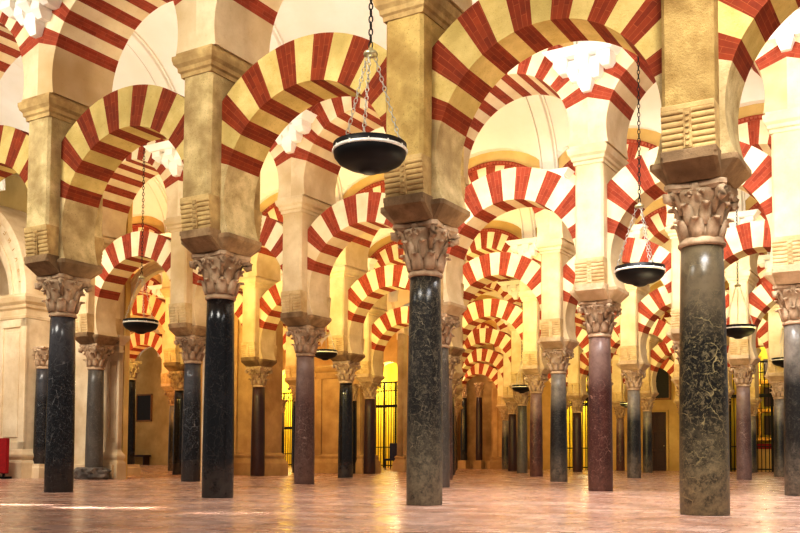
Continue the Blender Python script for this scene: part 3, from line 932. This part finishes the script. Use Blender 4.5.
m = MB(); m.box(-1.9, 1.9, 0, 0.1, -4.3, 2.0)
struct('wall_tympanum', m.mesh('tympanum', [M['chapel']], 0), at(19.35, QL + 0.3, 4.3), ROT)
# moulded stone arch set behind the second arcade next to the chapel
t = thing('stone_archway', 'slim beige moulded stone arch behind the striped arch beside the chapel pilaster', 'arch', at(13.7, W + 0.78, 3.6))
m = archivolt([(1.25, 1.33, 0.0, 0.14), (1.32, 1.43, -0.03, 0.14), (1.42, 1.5, -0.06, 0.14)])
obj('archivolt', m.mesh('archivolt', [M['chapel']], 0), t)
for x in (-1.45, 1.37):
    m = MB(); m.box(x - 0.12, x + 0.12, 0.0, 0.14, -3.6, -0.02, 0.015); m.box(x - 0.17, x + 0.17, -0.05, 0.17, -0.14, 0.0, 0.02)
    obj('arch_jamb', m.mesh('arch_jamb', [M['chapel']], 0), t)

def loose_column(label, s, q, z0, mat, h=3.0, rub=False, cat='column'):
    """engaged column with carved capital; scaled so the capital top comes at z0+h"""
    c = thing('column', label, cat, at(s, q, z0))
    k = h / 3.08
    sh = obj('shaft', ME['shaft'], c, mats=[M[mat]]); sh.scale = (0.85, 0.85, k)
    obj('astragal', ME['astragal'], sh)
    cp = obj('capital', ME['capital'], c); cp.scale = (0.85, 0.85, k)
    obj('abacus', ME['abacus'], cp)
    if z0 > 0:
        m = MB(); m.rect_loft([(0.02, -z0), (0.02, -0.08), (0.0, -0.05), (0.0, 0.01)], 0.22, 0.22)
        obj('plinth', m.mesh('plinth', [M['chapel' if q < 2 * W else 'chapel_brown']], 0), c)
    return c
loose_column('dark grey column set in a corner of the chapel wall, beside the large moulded pilaster', 16.48, W - 0.28, 0.33, 'm_speckled', 2.75)
loose_column('almost black column in shadow just beyond the chapel pilaster', 17.9, 9.5, 0.3, 'm_black', 2.9)
# rough stone under the dull grey column
m = MB()
random.seed(9)
bmesh.ops.create_icosphere(m.bm, subdivisions=3, radius=1.0)
for v_ in m.bm.verts:
    v_.co *= 1 + random.uniform(-0.12, 0.12)
    v_.co.z = max(-0.5, min(0.62, v_.co.z))
    v_.co = Vector((v_.co.x * 0.46, v_.co.y * 0.40, v_.co.z * 0.24 + 0.12))
tag(obj('footing_stone', m.mesh('footing_stone', [M['rubble']]), None, at(5 * S - 0.05, W - 0.12), ROT), 'rough grey rubble footing stone under the dull grey column by the chapel', 'stone')
# red board at the left edge
t = thing('red_panel', 'plain red fabric screen standing at the left edge before the chapel pilaster', 'screen', at(17.08, W - 1.2), ROT)
m = MB(); m.box(-0.62, 0.62, -0.05, 0.05, 0.12, 0.92, 0.015); obj('screen_board', m.mesh('screen_board', [M['red_cloth']]), t)
for x in (-0.5, 0.5):
    m = MB(); m.box(x - 0.03, x + 0.03, -0.2, 0.2, 0, 0.05, 0.01); m.box(x - 0.02, x + 0.02, -0.02, 0.02, 0.04, 0.2); obj('foot', m.mesh('foot', [M['iron']], 0), t)

# ------------------------------------------------------------------ masonry piers deeper in the hall
def masonry_pier(label, s, q, w, d, h, mat='chapel_brown', mould=True):
    t = thing('masonry_pier', label, 'pier', at(s, q))
    m = MB(); m.rect_loft([(0.14, 0), (0.14, 0.35), (0.1, 0.42), (0.05, 0.5), (0.09, 0.58), (0.0, 0.66)], w / 2, d / 2); obj('plinth', m.mesh('plinth', [M[mat]], 0), t)
    m = MB(); m.box(-w / 2, w / 2, -d / 2, d / 2, 0.6, h, 0.02)
    for x in (-w / 2 + 0.15, w / 2 - 0.15):
        m.box(x - 0.13, x + 0.13, -d / 2 - 0.06, -d / 2 + 0.02, 0.62, h, 0.01)
    obj('pier_shaft', m.mesh('pier_shaft', [M[mat]], 0), t)
    m = MB(); m.rect_loft([(0.0, h - 0.02), (0.03, h), (0.03, h + 0.08), (0.0, h + 0.09), (0.0, h + 0.22), (0.08, h + 0.3), (0.15, h + 0.4), (0.15, h + 0.47), (0.05, h + 0.48)], w / 2, d / 2); obj('moulded_capital', m.mesh('moulded_capital', [M[mat]], 0), t)
    return t
masonry_pier('brown stone masonry pier standing behind the dark red column of the third arcade', 15.78, 2 * W + 0.85, 1.3, 0.8, 5.0)
masonry_pier('brown stone masonry pier with moulded capital behind the black column of the third arcade', 16.5, 3 * W + 0.75, 1.95, 0.9, 3.3)
masonry_pier('slim pale stone pier standing beside the iron gate', 17.45, 23.6, 0.3, 0.3, 5.6, 'chapel')
loose_column('grey-black column seen between brown pier and purple-grey column, before narrow grille', 24.03, 24.0, 0.0, 'm_greyblack', 3.1)
loose_column('dark column tucked against the brown masonry pier behind the purple-grey column', 15.85, 3 * W + 0.2, 0.0, 'm_black', 3.05)

# niche with two columns at the end of the hall
t = thing('stone_archway', 'tall plain brown stone niche arch at the far end between two dark columns', 'arch', at(20.95, QE - 0.45, 5.0))
m = archivolt([(1.1, 1.55, 0.0, 0.45), (1.0, 1.12, 0.12, 0.45)])
obj('archivolt', m.mesh('archivolt', [M['chapel_brown']], 0), t)
for x in (-1.33, 1.33):
    m = MB(); m.box(x - 0.24, x + 0.24, 0.05, 0.45, -5.0, 0.0, 0.02); m.box(x - 0.3, x + 0.3, -0.35, 0.45, -5.0, -4.55, 0.02); m.box(x - 0.3, x + 0.3, -0.3, 0.45, -0.3, 0.02, 0.02)
    obj('arch_jamb', m.mesh('arch_jamb', [M['chapel_brown']], 0), t)
loose_column('dark column on a plinth at the left side of the far brown niche', 21.35, QE - 0.75, 0.45, 'm_black', 4.2)
loose_column('dark column on a plinth at the right side of the far brown niche', 20.42, QE - 0.75, 0.45, 'm_dark_red', 4.2)
masonry_pier('broad brown stone wall pier right of the far niche', 18.75, QE - 0.4, 1.6, 0.8, 7.4)

# ------------------------------------------------------------------ grilles, altar, door, paintings
def grille(label, s, q, w, h, rail):
    t = thing('iron_grille', label, 'grille', at(s, q))
    m = MB()
    for x in (-w / 2, w / 2, -w / 6, w / 6):
        m.box(x - 0.035, x + 0.035, -0.035, 0.035, 0, h)
    obj('grille_frame', m.mesh('grille_frame', [M['iron']], 0), t)
    for z, hh in ((0.12, 0.06), (rail * 0.33, 0.05), (rail, 0.16), (h - 0.5, 0.05), (h, 0.08)):
        m = MB(); m.box(-w / 2, w / 2, -0.03, 0.03, z - hh / 2, z + hh / 2, 0.005); obj('rail', m.mesh('rail', [M['iron']], 0), t)
    n = int(w / 0.17)
    for k in range(1, n):
        x = -w / 2 + w * k / n
        m = MB(); m.tube([(x, 0, 0), (x, 0, h)], 0.022, 6); obj('bar', m.mesh('bar', [M['iron']], 0), t)
    m = MB()
    for k in range(5):
        x = -w / 2 + w * (k + 0.5) / 5
        for d in (-1, 1):
            pts = [(x + d * (0.02 + 0.1 * (a / 10) * cos(a * 0.6)), 0, h - 0.26 + 0.16 * (a / 10) * sin(a * 0.6)) for a in range(11)]
            m.tube(pts, 0.012, 5)
    obj('scroll_crest', m.mesh('scroll_crest', [M['iron']], 0), t)
grille('tall black iron grille in front of the gilded altar alcove', 6.1, QE + 0.2, 2.8, 5.2, 3.6)
grille('tall black iron grille glowing yellow, behind the dark red column and the red-brown one', 15.0, QE + 0.2, 2.3, 5.0, 3.4)
grille('black iron gate with heavy rail, lit yellow from behind, by the navy chair', 26.7, QE + 0.2, 2.3, 5.0, 3.6)
grille('narrow black iron grille glimpsed yellow between brown pier and purple-grey column', 34.2, QE + 0.2, 2.1, 4.6, 2.4)
# altar behind the right grille
t = thing('altarpiece', 'gilded altarpiece with red frontal behind the right-hand grille', 'altar', at(6.1, QE + 2.3))
m = MB(); m.box(-1.2, 1.2, -0.4, 0.3, 0, 1.1, 0.02); obj('altar_table', m.mesh('altar_table', [M['wall_ochre']], 0), t)
m = MB(); m.box(-1.25, 1.25, -0.46, 0.3, 1.1, 1.35, 0.02); obj('altar_cloth', m.mesh('altar_cloth', [M['red_cloth']], 0), t)
for z in (1.5, 2.9, 4.3):
    m = MB(); m.box(-1.3, 1.3, -0.1, 0.4, z, z + 0.18, 0.02); obj('gilded_shelf', m.mesh('gilded_shelf', [M['gold']], 0), t)
    for x in (-1.15, -0.42, 0.42, 1.15):
        m = MB(); m.lathe([(0.1, z + 0.18), (0.07, z + 0.26), (0.06, z + 1.2), (0.11, z + 1.38)], 12, cx=x, cy=0.0); obj('gilded_colonnette', m.mesh('gilded_colonnette', [M['gold']], 0), t)
    for x in (-0.8, 0.0, 0.8):
        m = MB(); m.box(x - 0.26, x + 0.26, 0.15, 0.22, z + 0.3, z + 1.25, 0.01); obj('painted_panel', m.mesh('painted_panel', [M['frame'] if x else M['door']], 0), t)
# door and painting on the end wall
d = struct('door_1', None, at(11.0, QE - 0.02), ROT)
m = MB(); m.box(-0.5, 0.5, -0.05, 0.05, 0, 2.9, 0.01)
for z0, z1 in ((0.2, 0.95), (1.1, 1.9), (2.05, 2.75)):
    for x in (-0.24, 0.24):
        m.box(x - 0.17, x + 0.17, -0.075, 0.0, z0, z1, 0.02)
o = obj('door_leaf', m.mesh('door_leaf', [M['door']], 0), d)
m = MB(); m.lathe([(0.0, 0), (0.03, 0.01), (0.035, 0.04), (0.0, 0.06)], 10); obj('door_knob', m.mesh('door_knob', [M['brass']], 0), o, (0.4, -0.09, 1.2))
m = MB(); m.box(-0.6, -0.5, -0.08, 0.05, 0, 3.0, 0.01); m.box(0.5, 0.6, -0.08, 0.05, 0, 3.0, 0.01); m.box(-0.6, 0.6, -0.08, 0.05, 2.9, 3.0, 0.01)
obj('door_frame', m.mesh('door_frame', [M['wall_ochre']], 0), d)
def painting(label, s, z0, w, h):
    t = thing('framed_painting', label, 'painting', at(s, QE - 0.06, z0))
    m = MB()
    for a in ((-w / 2, -w / 2 + 0.1, 0, h), (w / 2 - 0.1, w / 2, 0, h), (-w / 2, w / 2, 0, 0.1), (-w / 2, w / 2, h - 0.1, h)):
        m.box(a[0], a[1], -0.05, 0.05, a[2], a[3], 0.012)
    obj('picture_frame', m.mesh('picture_frame', [M['frame']], 0), t)
    m = MB(); m.box(-w / 2 + 0.08, w / 2 - 0.08, -0.02, 0.03, 0.08, h - 0.08); obj('canvas', m.mesh('canvas', [M['canvas']], 0), t)
painting('dark framed painting on the ochre wall above the brown door', 10.9, 3.5, 1.3, 2.1)
painting('dark framed painting on the yellow wall at the end of the left aisle', 46.6, 3.0, 1.5, 1.9)
t = thing('wall_bench', 'dark red bench against the yellow wall at the end of the left aisle', 'bench', at(46.9, QE - 0.4))
m = MB(); m.box(-1.1, 1.1, -0.3, 0.3, 0.55, 0.68, 0.02); obj('bench_seat', m.mesh('bench_seat', [M['door']], 0), t)
for x in (-0.95, 0.95):
    m = MB(); m.box(x - 0.06, x + 0.06, -0.25, 0.25, 0, 0.55, 0.01); obj('bench_leg', m.mesh('bench_leg', [M['door']], 0), t)
# navy chair with a sheet of paper by the gate
t = thing('attendant_chair', 'navy upholstered chair standing in front of the yellow-lit iron gate', 'chair', at(20.95, 28.5))
m = MB(); m.box(-0.27, 0.27, -0.27, 0.27, 0.42, 0.52, 0.02); obj('seat', m.mesh('seat', [M['blue']], 0), t)
m = MB(); m.box(-0.27, 0.27, 0.2, 0.28, 0.5, 1.25, 0.02); obj('backrest', m.mesh('backrest', [M['blue']], 0), t)
for x in (-0.23, 0.23):
    for y in (-0.23, 0.23):
        m = MB(); m.tube([(x, y, 0), (x, y, 0.44)], 0.018, 6); obj('leg', m.mesh('leg', [M['iron']], 0), t)

# ------------------------------------------------------------------ light
def area(s, q, z, energy, size, col, aim, spread=160, name='area'):
    l = bpy.data.lights.new(name, 'AREA'); l.energy = energy; l.shape = 'DISK'; l.size = size; l.color = col; l.spread = radians(spread)
    o = bpy.data.objects.new(name, l); COL.objects.link(o)
    p = at(s, q, z); o.location = p
    d = at(*aim) - p
    o.rotation_euler = d.to_track_quat('-Z', 'Y').to_euler()
    return o
def point(s, q, z, energy, col, r=0.25):
    l = bpy.data.lights.new('lamp_glow', 'POINT'); l.energy = energy; l.color = col; l.shadow_soft_size = r
    o = bpy.data.objects.new('lamp_glow', l); COL.objects.link(o); o.location = at(s, q, z)
WARM, YEL, ORA, DAY = (1.0, 0.82, 0.58), (1.0, 0.80, 0.24), (1.0, 0.50, 0.12), (0.96, 0.98, 1.0)
# daylight in the aisles, thrown on the faces turned to us (right) and warm lamps (left, far)
for j in range(0, 6):
    q = (j + 0.25) * W
    for k in range(-1, 15):
        s = k * 3 + 1.5
        i = s / 3
        if i > max(RANGE[j + 1][1], (0, 0, 8, 10, 12, 14)[j]) + 1 or (k < 0 and j > 2):
            continue
        day = max(0.0, min(1.0, 1.15 - (i - 0.8 - 0.3 * j) / 2.0)) * (1, 0.9, 0.6, 0.3, 0.05, 0.0)[j]
        wc = YEL if i < (6.4 if j >= 1 else 9) else ORA
        area(s, q, 6.2, 78 * day + 5, 1.4, DAY, (s, q + 4.0, 4.6), 110)
        area(s, (j + 0.5) * W, 2.6, ((1 - day) * 60 + 8) * (0.25, 0.6, 0.7, 0.5, 0.45, 0.45)[j], 0.9, wc, (s, (j + 0.56) * W, 9.0), 150)
        if j >= 1:
            area(s, (j + 0.2) * W, 3.3, (1 - day) * (0, 60, 46, 30, 24, 24)[j], 0.8, wc, (s, (j + 1) * W, 4.9), 120)
        if j <= 2:
            area(s, (j + 0.5) * W, 5.2, 34 - 8 * j, 1.4, DAY, (s, (j + 0.5) * W, 9.0), 150)
for k in range(-1, 4):  # added fill lights from below, brightening the arch undersides
    area(k * 3 + 1.5, 0.9, 2.3, 20, 0.7, (1.0, 0.86, 0.55), (k * 3 + 1.5, 0.0, 5.0), 130)
    area(k * 3 + 1.5, W - 0.9, 2.3, 14, 0.7, (1.0, 0.84, 0.5), (k * 3 + 1.5, W, 5.0), 130)
# alcove lamps, and an added light brightening the niche from in front
for k, (sc, hw, sp, rise) in enumerate(OPEN):
    if k == 2:
        area(sc, QE - 3, 5.5, 260, 1.0, (1.0, 0.72, 0.4), (sc, QE, 3), 120)
        continue
    point(sc, QE + 1.3, 5.4, 420 if k else 160, (1.0, 0.93, 0.55), 0.3)
# warm light washing the front arcade from the nave in front
for s in (-2, 4, 10, 16):
    area(s, -4.6, 6.0, 165, 2.0, (1.0, 0.96, 0.86), (s, 0, 4.4), 130)
area(-1.5, -2.5, 6.6, 260, 2.5, (0.98, 0.98, 1.0), (-1, -2.0, 0), 120)  # added white fill pointing down at the paving
area(1.5, 3.0, 6.6, 200, 2.0, (0.98, 0.98, 1.0), (1.5, 3.2, 0), 100)  # second added white fill, over the first aisle's floor
area(14.5, 1.6, 5.6, 125, 2.0, (1.0, 0.93, 0.82), (17, W, 2.5), 130)  # added light brightening the chapel at the left
# narrow lights added overhead to lay thin bright strips on the paving at the left
for x_, y_, sx, e in ((-3.95, 9.8, 0.7, 2.6), (-2.9, 9.3, 1.0, 5.5), (-1.5, 8.5, 0.8, 1.6)):
    l = bpy.data.lights.new('strip_light', 'AREA'); l.shape = 'RECTANGLE'; l.size = sx; l.size_y = 0.3; l.energy = e; l.color = (1, 0.97, 0.92); l.spread = radians(9)
    o = bpy.data.objects.new('strip_light', l); COL.objects.link(o); o.location = (x_, y_, 3.0)
w = bpy.data.worlds.new('world'); SC.world = w; w.use_nodes = True
bg = w.node_tree.nodes['Background']; bg.inputs[0].default_value = (1.0, 0.97, 0.93, 1); bg.inputs[1].default_value = 0.32

# ------------------------------------------------------------------ camera
cam = bpy.data.cameras.new('camera'); cam.lens = F_PX * 36 / 800; cam.sensor_width = 36
cam.shift_y = (410.728 - 266.5) / 800
cam.clip_end = 300
co = bpy.data.objects.new('camera', cam); COL.objects.link(co)
co.matrix_world = Matrix.Translation((0, 0, EYE)) @ Matrix.Rotation(pi / 2 + PITCH, 4, 'X') @ Matrix.Rotation(ROLL, 4, 'Z')
SC.camera = co
SC.view_settings.view_transform = 'Standard'
SC.view_settings.look = 'None'
SC.view_settings.gamma = 0.86
SC.view_settings.exposure = -0.04
